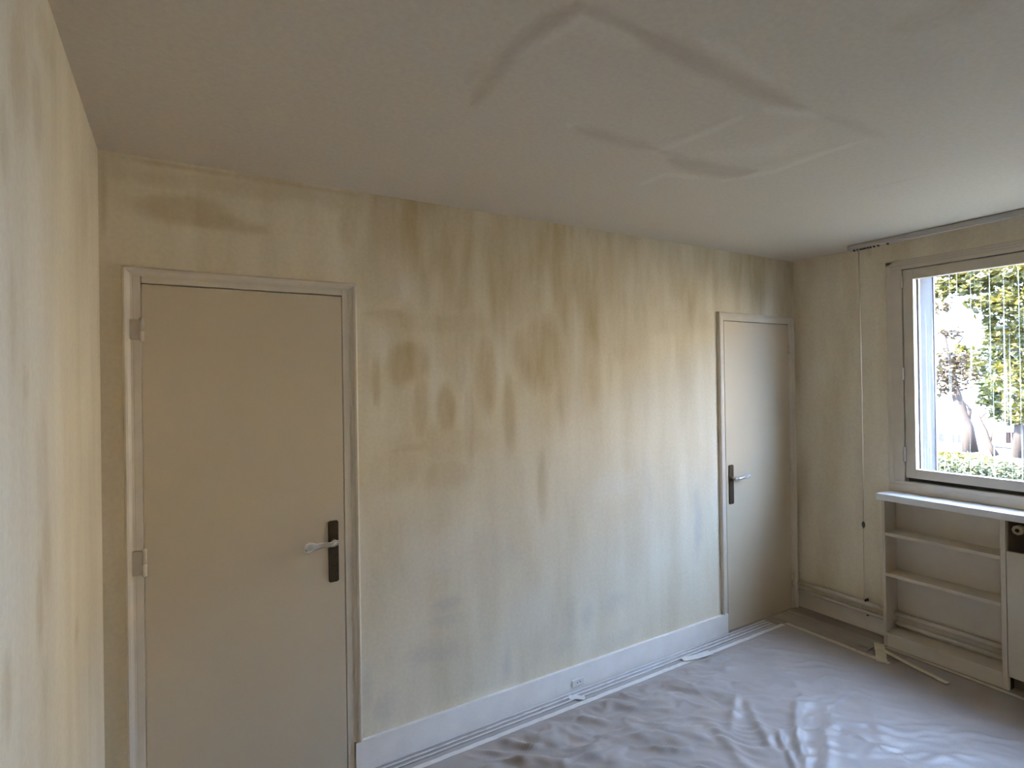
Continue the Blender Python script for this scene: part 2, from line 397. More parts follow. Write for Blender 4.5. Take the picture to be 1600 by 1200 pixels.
# ------------------------------------------------------------------ room shell
D1 = (0.125, 0.833); D2 = (3.303, 4.000); DH = 2.035
O1 = (D1[0] - 0.030, D1[1] + 0.032, 0.0, DH + 0.030)
O2 = (D2[0] - 0.028, D2[1] + 0.030, 0.0, DH + 0.030)
def back_stain_shade(A, B):
    # scraped wallpaper paste hangs down the wall in streaks
    st = fbm(A * 9.0, B * 0.9 + 3) 
    hang = np.clip((st - 0.46) * 5, 0, 1) * np.clip((B - 1.35) / 0.35, 0, 1) * np.clip((2.62 - B) / 0.3, 0, 1)
    zone = np.clip((A - 0.85) / 0.2, 0, 1) * np.clip((3.3 - A) / 0.6, 0, 1)
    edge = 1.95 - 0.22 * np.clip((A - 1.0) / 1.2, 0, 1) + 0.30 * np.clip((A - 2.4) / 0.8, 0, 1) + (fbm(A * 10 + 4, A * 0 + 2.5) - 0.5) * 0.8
    paste_shade_band = np.clip((B - edge) / 0.32, 0, 1) * np.clip((A - 0.9) / 0.1, 0, 1) * np.clip(1.0 + 1.6 * (fbm(A * 6, B * 2 + 9) - 0.5), 0.3, 1.4)  # tan paste band that also paints shade into the upper wall
    brush = np.clip(1.0 + 1.1 * (fbm(A * 19 + 1.5, B * 2.6, 3) - 0.48), 0.6, 1.3)
    brush = np.where(A < 0.95, 1.0, brush)
    return brush * np.maximum(1.0 * blob_mask(A, B, BACK_STAIN, 0.34, 0.8, 9.0, 2.2), np.maximum(hang * zone * 0.34, 0.55 * paste_shade_band))
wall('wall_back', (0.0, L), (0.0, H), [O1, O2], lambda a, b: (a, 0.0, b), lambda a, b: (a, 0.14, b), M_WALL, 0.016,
     {'stain_shade': back_stain_shade, 'grey': lambda A, B: blob_mask(A, B, BACK_GREY, 0.9, 1.4, 11, 8), 'pale': lambda A, B: blob_mask(A, B, BACK_PALE, 0.45, 1.2)})
wall('wall_left', (YB, 0.0), (0.0, H), [], lambda a, b: (0.0, a, b), lambda a, b: (-0.14, a, b), M_WALL, 0.02,
     {'stain_shade': lambda A, B: blob_mask(A, B, LEFT_STAIN, 0.2, 1.0, 5, 1.5)})
WO = (YR, -0.700, 0.985, 2.340)                      # window opening
NI = (-2.60, -1.236, 0.0, 0.885)                      # radiator niche below the window
def right_stain(A, B): return 0.35 * np.clip((fbm(A * 7, B * 1.6) - 0.45) * 4, 0, 1)
wall('wall_right', (YB, 0.0), (0.0, H), [WO, NI], lambda a, b: (L, a, b), lambda a, b: (4.34, a, b), M_WALL, 0.03, {'stain_shade': right_stain})
wall('wall_front', (0.0, L), (0.0, H), [], lambda a, b: (a, YB, b), lambda a, b: (a, YB - 0.14, b), M_WALL, 0.1, {'stain_shade': lambda A, B: 0.5 * np.clip((fbm(A * 7, B * 1.6) - 0.45) * 4, 0, 1)})
wall('ceiling', (-0.14, 4.34), (YB - 0.14, 0.14), [], lambda a, b: (a, b, H), lambda a, b: (a, b, H + 0.25), M_CEIL, 0.016,
     {'stain_shade': lambda A, B: line_mask(A, B, CEIL_STAIN, 0.016), 'pale': lambda A, B: line_mask(A, B, CEIL_PALE, 0.02)})
fl = box('floor', -0.14, 4.34, YB - 0.14, 0.14, -0.20, 0.0, M_FLOOR); fl['kind'] = 'structure'

# ------------------------------------------------------------------ doors
def frame_strip(bm, x0, x1, y0, y1, z0, z1, b=0.003): bx(bm, x0, x1, y0, y1, z0, z1, b)

def casing_profile(bm, a_in, a_out, horizontal, z0, z1, x0=None, x1=None):
    """moulding with a rounded raised bead on its outer edge, swept straight (vertical leg or head)"""
    s = 1 if a_out > a_in else -1
    w = abs(a_out - a_in)
    prof = [(0, 0.0), (0, -0.0105), (w * 0.25, -0.0115), (w * 0.40, -0.015), (w * 0.55, -0.0205), (w * 0.75, -0.0235), (w * 0.92, -0.021), (w, -0.014), (w, 0.0)]
    if not horizontal:
        ends = [(z0,), (z1,)]
        rings = [[bm.verts.new((a_in + s * t, y, z[0])) for t, y in prof] for z in ends]
    else:
        rings = [[bm.verts.new((xx, y, a_in + s * t)) for t, y in prof] for xx in (x0, x1)]
    k = len(prof)
    for i in range(k - 1): bm.faces.new((rings[0][i], rings[0][i + 1], rings[1][i + 1], rings[1][i]))
    bm.faces.new(rings[0]); bm.faces.new(rings[1][::-1])

def hinge(parent, x, z0, z1, side, flap=True):
    """painted hinge: flat flap on the frame and a two-knuckle barrel on the gap"""
    if flap:
        h = box('hinge', x - side * 0.004, x - side * 0.036, -0.0105, -0.0165, z0 + 0.006, z1 - 0.006, mat('hinge_paint', (0.55, 0.48, 0.38), rough=0.4), parent, 0.001)
    else:
        h = box('hinge', x - side * 0.002, x - side * 0.014, -0.0105, -0.0125, z0 + 0.012, z1 - 0.012, M_FRAME, parent, 0.0008)
    zm = (z0 + z1) / 2 - 0.004
    for a, b in ((z0, zm - 0.001), (zm + 0.001, z1)):
        bm = bmesh.new(); tube_into(bm, [(x, -0.0185, a), (x, -0.0185, b)], 0.0075, 10)
        from_bm('knuckle', bm, M_FRAME, h, True)
    return h

def chamfer_plate(name, x0, x1, z0, z1, y0, y1, c, m, parent):
    bm = bmesh.new()
    pts = [(x0 + c, z0), (x1 - c, z0), (x1, z0 + c), (x1, z1 - c), (x1 - c, z1), (x0 + c, z1), (x0, z1 - c), (x0, z0 + c)]
    cx, cz = (x0 + x1) / 2, (z0 + z1) / 2
    def ring(y, ins): return [bm.verts.new((px + (ins if px < cx else -ins), y, pz + (ins if pz < cz else -ins))) for px, pz in pts]
    rs = [ring(y0, 0), ring(y1 + 0.0015, 0), ring(y1, 0.0018)]
    for a, b in zip(rs[:-1], rs[1:]):
        for i in range(8): bm.faces.new((a[i], a[(i + 1) % 8], b[(i + 1) % 8], b[i]))
    bm.faces.new(rs[0]); bm.faces.new(rs[-1])
    return from_bm(name, bm, m, parent)

def make_door(name, D, O, cas_l, cas_r, cas_t, hinge_left, legs_to):
    root = empty(name, ((D[0] + D[1]) / 2, 0, 0)); root['kind'] = 'structure'
    box('door_leaf', D[0], D[1], -0.010, 0.030, 0.008, DH, M_DOOR, root, 0.0015)
    bm = bmesh.new()
    frame_strip(bm, O[0] + 0.0005, D[0] - 0.0035, -0.010, 0.10, 0.0, DH + 0.0295)
    frame_strip(bm, D[1] + 0.0035, O[1] - 0.0005, -0.010, 0.10, 0.0, DH + 0.0295)
    frame_strip(bm, D[0] - 0.0035, D[1] + 0.0035, -0.010, 0.10, DH + 0.0045, DH + 0.0295)
    fr_ = from_bm('door_frame', bm, M_FRAME, root)
    bm = bmesh.new()          # rebate stop the leaf closes against
    bx(bm, D[0] - 0.0035, D[0] + 0.016, 0.032, 0.06, 0, DH + 0.0045); bx(bm, D[1] - 0.016, D[1] + 0.0035, 0.032, 0.06, 0, DH + 0.0045)
    bx(bm, D[0], D[1], 0.032, 0.06, DH - 0.012, DH + 0.0045)
    bx(bm, D[0], D[1], 0.05, 0.06, 0.0, 0.03)
    from_bm('door_stop', bm, M_FRAME, root)
    bm = bmesh.new()
    casing_profile(bm, O[0] + 0.002, cas_l, False, legs_to[0], cas_t)
    casing_profile(bm, O[1] - 0.002, cas_r, False, legs_to[1], cas_t)
    casing_profile(bm, DH + 0.028, cas_t, True, 0, 0, cas_l + 0.001, cas_r - 0.001)
    from_bm('casing', bm, M_FRAME, root)
    return root

def lever_handle(root, x0, x1, side, tip_dz):
    """bronze plate, short neck and a lever; the lever is wrapped in clear film"""
    z0, z1 = 0.832, 1.089
    chamfer_plate('handle_plate', x0, x1, z0, z1, -0.010, -0.016, 0.006, M_BRONZE, root)
    cx = (x0 + x1) / 2; zc = 1.003
    # keyhole below the lever
    tube('keyhole', [(cx, -0.0155, 0.905), (cx, -0.0168, 0.905)], 0.0045, M_DARK, root, 10)
    pts = [(cx, -0.015, zc), (cx, -0.040, zc), (cx + side * 0.006, -0.052, zc), (cx + side * 0.020, -0.057, zc - 0.001), (cx + side * 0.060, -0.057, zc + tip_dz * 0.45), (cx + side * 0.095, -0.056, zc + tip_dz), (cx + side * 0.104, -0.052, zc + tip_dz)]
    lv = tube('lever', pts, [0.010, 0.010, 0.010, 0.0098, 0.0095, 0.009, 0.007], M_LEVER, root, 12)
    # crumpled film sleeve, loose and flaring past the tip
    rnd = random.Random(5 + int(side))
    bm = bmesh.new(); rings = []
    prof = [(-0.012, 0.010), (0.0, 0.0135), (0.012, 0.0125), (0.03, 0.0115), (0.05, 0.0125), (0.07, 0.0135), (0.09, 0.016), (0.105, 0.019), (0.116, 0.020), (0.122, 0.014)]
    seg = 14
    for i, (t, r) in enumerate(prof):
        ring = []
        for k in range(seg):
            a = 2 * math.pi * k / seg
            rr = r * (0.62 + 0.46 * rnd.random())
            dz = tip_dz * max(0, t) / 0.1
            yy = -0.055 if t > 0 else -0.048
            ring.append(bm.verts.new((cx + side * t + (rnd.random() - .5) * 0.005, yy + rr * math.cos(a), zc + dz + rr * math.sin(a) * (1.0 if t < 0.08 else 1.15))))
        rings.append(ring)
    for a, b in zip(rings[:-1], rings[1:]):
        for k in range(seg): bm.faces.new((a[k], a[(k + 1) % seg], b[(k + 1) % seg], b[k]))
    w = from_bm('film_wrap', bm, M_WRAP, lv)
    w['label'] = 'crumpled clear plastic film wrapped round the lever'
    return lv

d1 = make_door('door_1', D1, O1, 0.066, 0.898, 2.095, True, (0.0, 0.129))
tag(d1, 'flush beige painted door beside the bare left wall, lever on its right edge', 'door')
hinge(d1, D1[0] - 0.001, 1.828, 1.912, 1); hinge(d1, D1[0] - 0.001, 0.985, 1.083, 1); hinge(d1, D1[0] - 0.001, 0.16, 0.25, 1)
lever_handle(d1, 0.766, 0.808, -1, -0.001)
adopt(d1)
d2 = make_door('door_2', D2, O2, 3.245, 4.060, 2.093, False, (0.129, 0.0))
tag(d2, 'flush pale painted door in the corner next to the window wall', 'door')
hinge(d2, D2[1] + 0.001, 1.828, 1.908, -1, False); hinge(d2, D2[1] + 0.001, 0.988, 1.080, -1, False); hinge(d2, D2[1] + 0.001, 0.16, 0.25, -1, False)
lever_handle(d2, 3.326, 3.372, 1, 0.006)
adopt(d2)

# ------------------------------------------------------------------ baseboards
bm = bmesh.new()
bx(bm, 0.868, 3.290, -0.020, -0.0005, 0.0, 0.129, 0.002)
bb = from_bm('baseboard_back', bm, M_BASE); tag(bb, kind='structure')
rnd = random.Random(3)
bm = bmesh.new()                      # ragged filler bead along its top edge
xs = np.arange(0.90, 3.285, 0.012)
tube_into(bm, [(x, -0.0175 + rnd.uniform(-.001, .001), 0.1285 + rnd.uniform(-.0015, .001)) for x in xs], [0.0022 + rnd.random() * 0.0024 for _ in xs], 6)
from_bm('filler_bead', bm, M_BASE, bb, True)
bx_r = box('baseboard_right', L - 0.016, L - 0.0005, -0.636, -0.002, 0.0, 0.108, M_FRAME, None, 0.002); tag(bx_r, kind='structure')
bl = box('baseboard_left', 0.0005, 0.018, YB + 0.002, -0.03, 0.0, 0.129, M_BASE, None, 0.002); tag(bl, kind='structure')

# ------------------------------------------------------------------ wall outlet in the baseboard
ot = empty('wall_outlet', (2.053, -0.020, 0.046))
pl = chamfer_plate('plate', 2.014, 2.092, 0.029, 0.064, -0.0195, -0.0275, 0.003, M_OUTLET, ot)
for x in (2.047, 2.066):
    tube('socket_hole', [(x, -0.0268, 0.047), (x, -0.0279, 0.047)], 0.0034, M_DARK, ot, 10)
tube('earth_pin', [(2.0565, -0.0268, 0.0555), (2.0565, -0.031, 0.0555)], 0.0018, M_LEVER, ot, 8)
tag(ot, 'small white power outlet set low in the white baseboard', 'outlet'); adopt(ot)

# ------------------------------------------------------------------ window
w = empty('window_1', (L, -1.34, 0.95)); w['kind'] = 'structure'
bm = bmesh.new()
def win_leg(bm, y_out, y_in):         # stepped fixed frame, vertical
    s = 1 if y_in > y_out else -1
    bx(bm, L - 0.010, L + 0.0, y_out, y_out + s * 0.034, 0.985, 2.376, 0.003)
    bx(bm, L - 0.016, L + 0.045, y_out + s * 0.030, y_in, 0.985, 2.345, 0.003)
win_leg(bm, -0.620, -0.7115); win_leg(bm, YR - 0.080, YR + 0.0115)
bx(bm, L - 0.010, L, YR - 0.08, -0.62, 2.356, 2.376, 0.003)          # head in three steps
bx(bm, L - 0.014, L, YR - 0.06, -0.64, 2.338, 2.358, 0.003)
bx(bm, L - 0.020, L + 0.045, YR - 0.04, -0.655, 2.3165, 2.342, 0.003)
bx(bm, L - 0.020, L + 0.045, YR - 0.04, -0.655, 0.986, 1.0085, 0.003)  # bottom rail under the sash
bx(bm, L - 0.012, L - 0.0, YR - 0.08, -0.62, 0.9365, 0.988, 0.003)
from_bm('fixed_frame', bm, M_WIN, w)
bm = bmesh.new(); bx(bm, L + 0.012, L + 0.045, YR + 0.01, -0.712, 1.006, 1.034); from_bm('dark_strip', bm, M_DARK, w); bm = bmesh.new(); bx(bm, L + 0.012, L + 0.045, YR + 0.01, -0.712, 2.304, 2.3164); bx(bm, L + 0.012, L + 0.045, -0.722, -0.7116, 1.006, 2.3164); bx(bm, L + 0.012, L + 0.045, YR + 0.0116, YR + 0.022, 1.006, 2.3164); from_bm('rebate', bm, M_WIN, w)  # dark strip filling the gap below the sash, then the painted rebate
def sash(y0, y1, hinge_y):
    bm = bmesh.new()
    z0, z1 = 1.0305, 2.3100; st = 0.056
    bx(bm, L - 0.008, L + 0.035, y1 - st, y1, z0, z1, 0.003); bx(bm, L - 0.008, L + 0.035, y0, y0 + st, z0, z1, 0.003)
    bx(bm, L - 0.0078, L + 0.035, y0 + st - 0.002, y1 - st + 0.002, z0, z0 + 0.056, 0.003); bx(bm, L - 0.0078, L + 0.035, y0 + st - 0.002, y1 - st + 0.002, z1 - 0.060, z1, 0.003)
    s = from_bm('sash', bm, M_WIN, w)
    bm = bmesh.new(); bx(bm, L + 0.018, L + 0.022, y0 + st - 0.005, y1 - st + 0.005, z0 + 0.051, z1 - 0.055)
    from_bm('pane', bm, M_GLASS, s)
    for za, zb in ((2.20, 2.275), (1.635, 1.71), (1.13, 1.22)):
        tube('sash_hinge', [(L - 0.022, hinge_y, za), (L - 0.022, hinge_y, za + 0.004), (L - 0.022, hinge_y, zb - 0.004), (L - 0.022, hinge_y, zb)], [0.004, 0.0075, 0.0075, 0.004], M_WIN, s, 10)
sash(-1.970, -0.715, -0.7135)
bm = bmesh.new()                       # rendered outer reveal
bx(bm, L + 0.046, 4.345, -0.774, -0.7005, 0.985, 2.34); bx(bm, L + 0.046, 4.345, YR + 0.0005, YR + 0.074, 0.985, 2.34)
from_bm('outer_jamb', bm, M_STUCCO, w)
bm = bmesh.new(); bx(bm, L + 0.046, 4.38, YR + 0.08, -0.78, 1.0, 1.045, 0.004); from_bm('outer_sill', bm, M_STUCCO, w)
box('frame_seal', L + 0.0465, L + 0.062, -0.7785, -0.7745, 1.046, 2.339, M_OUTLET, w)
box('shutter_rail', 4.330, 4.350, -0.7815, -0.7745, 1.046, 2.339, mat('shutter_rail', (0.10, 0.09, 0.13), rough=0.5), w)
tag(w, 'beige painted wooden casement window with drip streaked panes', 'window'); adopt(w)

# ------------------------------------------------------------------ sill board, shelf unit, radiator cabinet
sl = box('window_sill', 3.930, L - 0.0005, -2.62, -0.613, 0.896, 0.936, M_SILL, None, 0.004)
tag(sl, 'white sill board running under the window, on top of the shelves', 'sill')

CF = 3.950
bc = empty('shelf_unit', ((CF + L) / 2, -0.94, 0))
box('side_panel', CF, L - 0.0005, -0.654, -0.638, 0.0, 0.8955, M_CAB, bc, 0.0015)
box('side_panel', CF, L - 0.001, -1.237, -1.214, 0.0, 0.8955, M_CAB, bc, 0.0015)
for z in (0.690, 0.441): box('shelf', CF + 0.001, L - 0.001, -1.2135, -0.6545, z - 0.010, z + 0.010, M_CAB, bc, 0.0015)
box('shelf', CF - 0.004, L - 0.001, -1.2135, -0.6545, 0.068, 0.088, M_CAB, bc, 0.0015)
box('plinth', CF + 0.004, CF + 0.014, -1.244, -0.6375, 0.0, 0.0675, M_CAB, bc, 0.0015)
box('back_panel', L - 0.004, L - 0.0005, -1.2135, -0.6545, 0.0885, 0.895, M_CAB, bc)
tag(bc, 'open beige shelf unit with three shelves under the window sill', 'shelf'); adopt(bc)

rc = empty('radiator_cabinet', ((CF + L) / 2, -1.92, 0))
for y0, y1 in ((-1.916, -1.240), (-2.600, -1.920)):
    box('cabinet_door', CF - 0.004, CF + 0.014, y0, y1, 0.076, 0.733, M_CAB, rc, 0.002)
box('side_panel', CF, L - 0.001, -2.622, -2.604, 0.0, 0.8955, M_CAB, rc, 0.0015)
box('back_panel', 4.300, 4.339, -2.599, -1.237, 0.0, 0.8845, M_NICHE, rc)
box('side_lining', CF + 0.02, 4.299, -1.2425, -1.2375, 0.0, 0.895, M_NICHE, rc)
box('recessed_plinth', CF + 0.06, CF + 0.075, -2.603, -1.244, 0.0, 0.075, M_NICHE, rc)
tag(rc, 'beige cabinet with flat doors and an open slot beneath the sill', 'cabinet'); adopt(rc)

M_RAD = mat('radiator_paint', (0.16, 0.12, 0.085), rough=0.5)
rv = empty('radiator', (4.17, -1.9, 0.10))
for k in range(12):
    y = -1.44 - k * 0.08
    bm = bmesh.new(); tube_into(bm, [(4.17, y, 0.12), (4.17, y, 0.66)], 0.022, 8); from_bm('radiator_column', bm, M_RAD, rv, True)
for z in (0.14, 0.64): tube('header', [(4.17, -1.40, z), (4.17, -2.36, z)], 0.02, M_RAD, rv, 10)
box('foot', 4.15, 4.19, -1.50, -1.46, 0.0, 0.13, M_RAD, rv); box('foot', 4.15, 4.19, -2.30, -2.26, 0.0, 0.13, M_RAD, rv)
tube('riser', [(4.17, -1.41, 0.64), (4.12, -1.34, 0.66), (4.06, -1.315, 0.72), (4.035, -1.310, 0.815)], 0.009, M_RAD, rv, 8)
vx = [4.005, -1.269, 0.838]
bm = bmesh.new()
tube_into(bm, [(4.045, vx[1], vx[2]), (4.012, vx[1], vx[2]), (4.006, vx[1], vx[2]), (4.005, vx[1], vx[2])], [0.024, 0.026, 0.024, 0.012], 8)
kb = from_bm('valve_knob', bm, M_BRASS, rv)
tube('knob_centre', [(4.0056, vx[1], vx[2]), (4.003, vx[1], vx[2])], 0.010, M_BRONZE, kb, 8)
tag(rv, 'dark column radiator in the cabinet, its ivory valve knob showing in the slot', 'radiator'); adopt(rv)

# ------------------------------------------------------------------ heating pipes
def pipe(z, r, label, clip_y, clip_up):
    o = empty('heating_pipe', (L - 0.03, -0.6, z))
    tube('pipe', [(L - 0.034, -0.004, z), (L - 0.034, -0.3, z - 0.001), (L - 0.034, -0.636, z - 0.003)], r, M_PIPE, o, 12)
    tube('pipe', [(L - 0.034, -0.655, z - 0.003), (L - 0.034, -1.2135, z - 0.004)], r, M_PIPE, o, 12)
    bm = bmesh.new(); bx(bm, L - 0.040, L - 0.001, clip_y - 0.004, clip_y + 0.004, z + clip_up * r * 0.6, z + clip_up * (r + 0.010), 0.001)
    from_bm('pipe_clip', bm, M_DARK, o)
    tag(o, label, 'pipe'); adopt(o)
pipe(0.180, 0.0150, 'upper, thicker painted heating pipe running along the foot of the window wall', -0.478, 1)
pipe(0.124, 0.0115, 'lower, thinner painted heating pipe just above the window wall baseboard', -0.490, -1)

# ------------------------------------------------------------------ curtain track and pull cord
A = Vector((3.937, -0.471)); B = Vector((3.907, -1.349)); dirn = (B - A).normalized(); nrm = Vector((-dirn.y, dirn.x))
ct = empty('curtain_track', (A.x, A.y, H - 0.034)); ct.rotation_euler.z = math.atan2(dirn.y, dirn.x)
LEN = 2.35
def tr_box(name, x0, x1, y0, y1, z0, z1, m, b=0.0): return box(name, x0, x1, y0, y1, z0, z1, m, ct, b)
tr_box('rail', 0.004, LEN, -0.001, 0.034, 0.006, 0.030, M_ALU, 0.002)
tr_box('top_edge', 0.006, LEN, 0.010, 0.034, 0.030, 0.0338, M_ALU)
tr_box('bottom_edge', 0.006, LEN, 0.006, 0.034, 0.002, 0.006, M_ALU)
tr_box('end_cap', -0.002, 0.006, -0.004, 0.036, 0.0, 0.0335, M_ALU, 0.001)
g0 = None
for x in (0.030, 0.052, 0.070, 0.084, 0.098, 0.114, 0.130, 0.150, 0.175, 0.230, 1.2, 1.6, 2.0, 2.2):
    if g0 is None:
        bm = bmesh.new(); bx(bm, -0.004, 0.004, 0.008, 0.022, -0.007, 0.003, 0.001)
        g0 = from_bm('glider', bm, M_DARK, ct); g0.location.x = x
    else:
        g = g0.copy(); COL.objects.link(g); g.location.x = x
tag(ct, 'grey metal curtain track with dark gliders fixed to the ceiling by the window', 'curtain track')
c_top = [3.945, -0.531, 2.452]; c_mid = [3.945, -0.532, 0.719]; c_low = [3.945, -0.528, 0.248]
pc = empty('pull_cord', (c_top[0], c_top[1], c_low[2]))
tube('cord', [(c_top[0], c_top[1], 2.472), (c_top[0], (c_top[1] + c_mid[1]) / 2 - 0.004, 1.6), c_mid], 0.0030, M_CORD, pc, 6)
tube('cord_tail', [c_mid, c_low], 0.0016, M_CORD, pc, 6)
tube('weight', [(c_mid[0], c_mid[1], c_mid[2] + 0.022), (c_mid[0], c_mid[1], c_mid[2] + 0.008), (c_mid[0], c_mid[1], c_mid[2] - 0.006), (c_mid[0], c_mid[1], c_mid[2] - 0.022)], [0.004, 0.0095, 0.0095, 0.003], M_DARK, pc, 10)
tag(pc, 'thin tan pull cord with a dark bead hanging from the curtain track', 'cord'); adopt(pc)

# ------------------------------------------------------------------ plastic dust sheet on the floor
def sheet():
    xs = np.arange(0.04, 3.905, 0.01); ys = np.arange(-4.1, -0.126, 0.01)
    X, Y = np.meshgrid(xs, ys, indexing='ij')
    # small puckers slanting across the film, strongest beside the taped edge
    ca, sa = math.cos(0.95), math.sin(0.95)
    U = X * ca + Y * sa; V = -X * sa + Y * ca
    wx = (fbm(X * 3, Y * 3) - 0.5) * 0.55
    puck = np.maximum(0, fbm(U * 14 + wx * 8, V * 4.2 + wx * 3, 3) - 0.46) * 0.085
    puck = puck + np.maximum(0, fbm(U * 26 + wx * 10 + 7, V * 8 + wx * 5, 2) - 0.5) * 0.045
    edge = np.exp(-((-0.12 - Y) / 0.75)) 
    Z = puck * (0.25 + 0.75 * np.clip(edge, 0, 1)) * np.clip((3.75 - X) / 0.8, 0.05, 1)
    Z += np.maximum(0, fbm(X * 5 + 9, Y * 5 + 2) - 0.5) * 0.012
    # larger folds fanning out where the film bunches up
    for (x0, y0, x1, y1, wd, ht) in FOLDS:
        dx, dy = x1 - x0, y1 - y0; l2 = dx * dx + dy * dy
        t = ((X - x0) * dx + (Y - y0) * dy) / l2
        d = ((X - x0) * dy - (Y - y0) * dx) / math.sqrt(l2) + 0.05 * (fbm(X * 4 + 3, Y * 4) - 0.5)
        e = np.clip(t * 6, 0, 1) * np.clip((1 - t) * 4, 0, 1)
        Z += ht * e * np.exp(-(d / wd) ** 2)
    for (x0, y0, x1, y1) in CREASES:       # sharp storage creases
        dx, dy = x1 - x0, y1 - y0; l2 = dx * dx + dy * dy
        t = ((X - x0) * dx + (Y - y0) * dy) / l2
        d = ((X - x0) * dy - (Y - y0) * dx) / math.sqrt(l2)
        Z += 0.0045 * ((t > 0) & (t < 1)) * np.clip(1 - np.abs(d) / 0.012, 0, 1)
    edge_fade = np.clip((-0.142 - Y) / 0.06, 0, 1) * np.clip((3.905 - X) / 0.04, 0, 1)
    Z = 0.0015 + Z * edge_fade
    nx, ny = X.shape
    vs = np.stack([X, Y, Z], -1).reshape(-1, 3).tolist()
    # the film is cut back around the corner by the shelves
    fs = []
    for i in range(nx - 1):
        for j in range(ny - 1):
            x, y = xs[i], ys[j]
            if x > 3.735 and y > -0.80: continue
            a = i * ny + j
            fs.append((a, a + ny, a + ny + 1, a + 1))
    me = bpy.data.meshes.new('plastic_dust_sheet'); me.from_pydata(vs, [], fs); me.update()
    bm = bmesh.new(); bm.from_mesh(me); bmesh.ops.delete(bm, geom=[v for v in bm.verts if not v.link_faces], context='VERTS'); bm.to_mesh(me); bm.free()
    return link('plastic_dust_sheet', me, M_SHEET, None, True)
FOLDS = [(2.948, -0.672, 2.456, -1.049, 0.022, 0.02), (2.642, -0.791, 2.411, -1.043, 0.016, 0.016), (2.72, -0.561, 2.44, -0.924, 0.025, 0.012), (2.755, -0.478, 2.374, -0.731, 0.022, 0.01), (2.432, -0.539, 2.247, -0.982, 0.03, 0.01), (3.007, -0.843, 2.464, -1.119, 0.03, 0.012), (2.509, -0.392, 2.138, -0.527, 0.02, 0.008), (3.39, -0.735, 2.912, -1.174, 0.04, 0.008), (2.131, -0.408, 1.679, -0.49, 0.02, 0.008), (3.098, -0.547, 2.901, -0.775, 0.02, 0.008)]
CREASES = [(2.452, -0.502, 2.848, -0.479), (2.014, -0.529, 2.452, -0.502), (2.476, -0.822, 3.231, -0.818), (1.949, -0.292, 2.804, -0.359), (2.864, -0.814, 2.913, -1.224), (2.567, -0.207, 2.563, -0.622)]
sh = sheet()
tag(sh, 'crumpled grey plastic dust sheet spread over the floor', 'dust sheet')

# ------------------------------------------------------------------ film strip and tapes
def ribbon(name, pts, width, m, z=0.0, thick=0.0012, seed=0, label=None, cat='tape', ridges=None, group=None):
    rnd = random.Random(seed)
    P2 = [Vector((p[0], p[1], 0)) for p in pts]
    dense = []
    for a, b in zip(P2[:-1], P2[1:]):
        k = max(2, int((b - a).length / 0.03))
        dense += [a.lerp(b, i / k) for i in range(k)]
    dense.append(P2[-1])
    prof = ridges or [(-0.5, 0), (0.5, 0)]
    bm = bmesh.new(); rings = []
    for i, p in enumerate(dense):
        d = (dense[min(i + 1, len(dense) - 1)] - dense[max(i - 1, 0)]).normalized()
        nn = Vector((-d.y, d.x, 0))
        j = rnd.uniform(-0.0015, 0.0015)
        top = [bm.verts.new(p + nn * (t * width + j) + Vector((0, 0, z + thick + h * rnd.uniform(0.7, 1.15)))) for t, h in prof]
        bot = [bm.verts.new(p + nn * (t * width + j) + Vector((0, 0, z))) for t, h in (prof[-1], prof[0])]
        rings.append(top + bot)
    k = len(rings[0])
    for a, b in zip(rings[:-1], rings[1:]):
        for i in range(k): bm.faces.new((a[i], a[(i + 1) % k], b[(i + 1) % k], b[i]))
    bm.faces.new(rings[0]); bm.faces.new(rings[-1][::-1])
    o = from_bm(name, bm, m)
    tag(o, label, cat, group)
    return o
RID = [(-0.5, 0), (-0.40, 0.008), (-0.33, 0.0005), (-0.18, 0.0005), (-0.10, 0.010), (-0.03, 0.0005), (0.10, 0.0005), (0.18, 0.009), (0.25, 0.0005), (0.40, 0.001), (0.5, 0)]
fs_ = ribbon('film_edge_strip', [(3.66, -0.072), (2.4, -0.070), (0.87, -0.068)], 0.088, mat('white_film', (0.44, 0.40, 0.36), rough=0.4, noise=0.06, nscale=12), 0.0, 0.001, 1, 'long folded strip of white film along the foot of the back baseboard', 'film strip', RID)
for k, (yy, ww) in enumerate(((-0.036, 0.007), (-0.062, 0.009), (-0.090, 0.008))):
    o = ribbon('tape_line', [(3.64, yy - 0.003), (2.4, yy), (0.88, yy + 0.002)], ww, M_TAPEW, 0.0095, 0.001, 40 + k)
    del o['category']; o.parent = fs_
ribbon('masking_tape', [(3.70, -0.135), (2.3, -0.130), (0.87, -0.128)], 0.026, M_TAPEW, 0.0026, 0.0012, 2, 'long pale tape holding the dust sheet edge along the back wall')
ribbon('masking_tape', [(3.730, -0.135), (3.733, -0.45), (3.728, -0.77)], 0.034, M_TAPE, 0.0030, 0.0012, 3, 'straight yellowish tape on the floor from the corner door towards the shelves')
ribbon('masking_tape', [(3.705, -0.742), (3.82, -0.68), (3.935, -0.618)], 0.055, M_TAPE, 0.0055, 0.0012, 4, 'short wide yellowish tape reaching to the plinth corner of the shelf unit')
ribbon('masking_tape', [(3.865, -0.66), (3.80, -0.86), (3.752, -1.045)], 0.030, M_TAPE, 0.0080, 0.0012, 5, 'slanting yellowish tape with a loose end in front of the shelf unit')
ribbon('masking_tape', [(3.930, -0.66), (3.925, -1.0), (3.905, -1.6), (3.905, -2.5)], 0.026, M_TAPE, 0.0024, 0.0012, 6, 'long yellowish tape along the foot of the shelf plinth')
ribbon('masking_tape', [(2.76, -0.105), (2.85, -0.128), (2.97, -0.138)], 0.045, M_TAPEW, 0.0100, 0.0012, 7, 'short pale tape patch across the film strip near the corner door')
